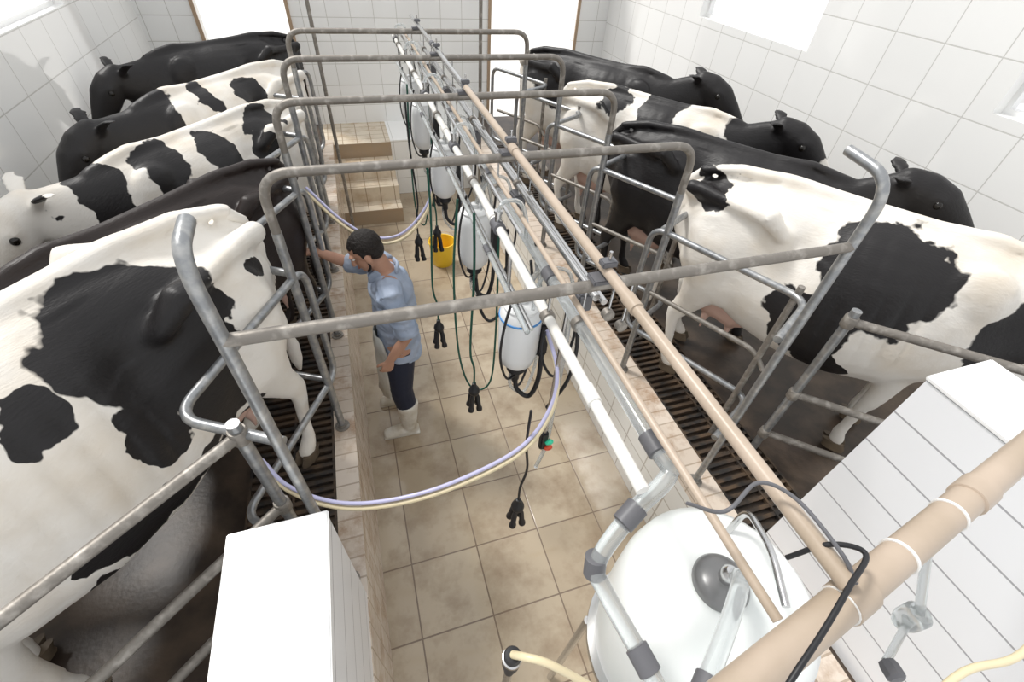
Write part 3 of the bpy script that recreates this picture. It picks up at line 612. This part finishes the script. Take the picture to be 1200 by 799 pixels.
# ---------------------------------------------------------------- receiver vessel
RC=V((.80,.21,.03))
e=empty('receiver_vessel',RC); tag(e,'large milky white receiver vessel with grey lid on a stand','milk receiver')
rev('vessel',[(.0,.93),(.12,.95),(.22,1.01),(.275,1.11),(.290,1.25),(.293,1.40),(.290,1.55),(.275,1.635),(.235,1.68),(.14,1.70),(.0,1.708)],(0,0,0),M['milk'],e,48)
rev('lid',[(.078,1.70),(.080,1.716),(.073,1.73),(.055,1.742),(.03,1.75),(.0,1.753)],(-.02,.02,0),M['dgrey'],e,32)
rev('lid_knob',[(.022,1.745),(.024,1.785),(.015,1.80),(0,1.802)],(-.02,.02,0),M['steel'],e,20)
rev('stand_ring',[(.270,1.08),(.305,1.08),(.305,1.11),(.270,1.11)],(0,0,0),M['steel'],e,40)
for k in range(3):
    a=k*2.094+.5; tube('leg',[(.30*math.cos(a),.30*math.sin(a),1.09),(.32*math.cos(a),.32*math.sin(a),-.03)],.016,M['steel'],e)
tube('clear_tube',smoothc([(-.01,.01,1.785),(-.06,-.02,1.87),(-.16,-.09,1.90),(-.28,-.17,1.91),(-.38,-.24,1.90)],6),.0215,M['clear'],e,16)
rev('tube_joint',[(.022,-.03),(.028,-.028),(.028,.028),(.022,.03)],(-.30,-.185,1.91),M['grey'],e,18,(1,.7,.05))
tube('steel_inlet',fillet([(.10,.14,1.66),(.14,.16,1.80),(.08,.02,1.86),(.02,-.10,1.86)],.05),.010,M['steel'],e)
e=empty('hose_tap',(.148,.22,1.78)); tag(e,'black and chrome tap fitting on an upright pipe','tap')
rev('valve_body',[(0,-.12),(.014,-.12),(.014,-.05),(.022,-.045),(.022,.0),(.016,.005),(.016,.03),(.022,.035),(.018,.05),(0,.052)],(0,0,0),M['black'],e,18)
rev('ring',[(.017,.004),(.024,.006),(.024,.02),(.017,.022)],(0,0,0),M['steel'],e,20)
tube('standpipe',[(0,0,-.11),(0,0,-1.78)],.012,M['steel'],e)
hose([(.148,.22,1.83),(.17,.20,1.87),(.22,.17,1.87),(.32,.10,1.80),(.42,.0,1.75)],.009,M['cream'],'cream hose curving from the tap to the receiver vessel')
hose([(.46,.26,2.34),(.464,.204,2.42),(.543,.228,2.43),(.586,.185,2.43),(.598,.10,2.42),(.61,.06,2.39)],.0035,M['grey'],'grey cable looped over the pipes','cable')
hose([(.57,.13,2.34),(.60,.115,2.41),(.634,.086,2.42),(.56,.055,2.43),(.49,.023,2.42),(.41,-.012,2.40),(.36,-.05,2.34)],.0042,M['black'],'black cable strapped to the thick tan pipe','cable')
hose([(.55,-.14,2.2),(.77,-.086,2.25),(.92,-.095,2.25),(1.2,-.05,2.2)],.006,M['cream'],'cream hose passing below the thick pipe')
e=empty('vacuum_regulator',(.86,.0,2.17)); tag(e,'clear and white vacuum regulator bowl under the thick pipe','vacuum regulator')
rev('bowl',[(0,-.04),(.018,-.038),(.023,-.02),(.023,.014),(.018,.02),(0,.022)],(0,0,0),M['clear'],e,20)
tube('stem',[(0,0,.015),(0,.09,.16)],.008,M['clear'],e)
rev('knob',[(0,0),(.014,0),(.017,.01),(.017,.025),(.012,.03),(0,.031)],(-.10,-.04,-.02),M['grey'],e,8,axis=(-.3,-1,.2))
tube('side_arm',[(0,0,-.01),(-.10,-.04,-.02)],.007,M['clear'],e,10)
e=empty('bucket',(.73,4.50,0)); tag(e,'yellow plastic bucket standing at the end of the pit','bucket')
rev('pail',[(0,0),(.11,0),(.115,.01),(.148,.28),(.156,.285),(.156,.295),(.143,.295),(.11,.02),(0,.018)],(0,0,0),M['yellow'],e,28)
tube('handle',[(.152*math.cos(t),.03,.28+.12*math.sin(t)) for t in [math.pi*k/14 for k in range(15)]],.004,M['steel'],e,8)
# ---------------------------------------------------------------- camera & light
cd=bpy.data.cameras.new('camera'); cam=bpy.data.objects.new('camera',cd); link(cam)
cd.sensor_width=36; cd.lens=530/1200*36; cd.clip_start=.02
dx=V((.953,.167,-.2526)).normalized(); dy=V((-.297,.675,-.675)); dy=(dy-dx*dy.dot(dx)).normalized(); dz=dx.cross(dy)
R=Matrix((dx,dy,dz)); cam.matrix_world=Matrix.Translation((0,0,3.1))@R.to_4x4()
S.camera=cam
w=bpy.data.worlds.new('world'); S.world=w; w.use_nodes=True
bg=w.node_tree.nodes['Background']; bg.inputs['Color'].default_value=(.975,.985,1.0,1); bg.inputs['Strength'].default_value=1.05
sd=bpy.data.lights.new('sun','SUN'); sd.energy=2.7; sd.angle=math.radians(12); sd.color=(1,.975,.94); so=bpy.data.objects.new('sun',sd); link(so)
so.rotation_euler=V((.38,-.42,-.82)).to_track_quat('-Z','Y').to_euler()
S.view_settings.view_transform='Standard'
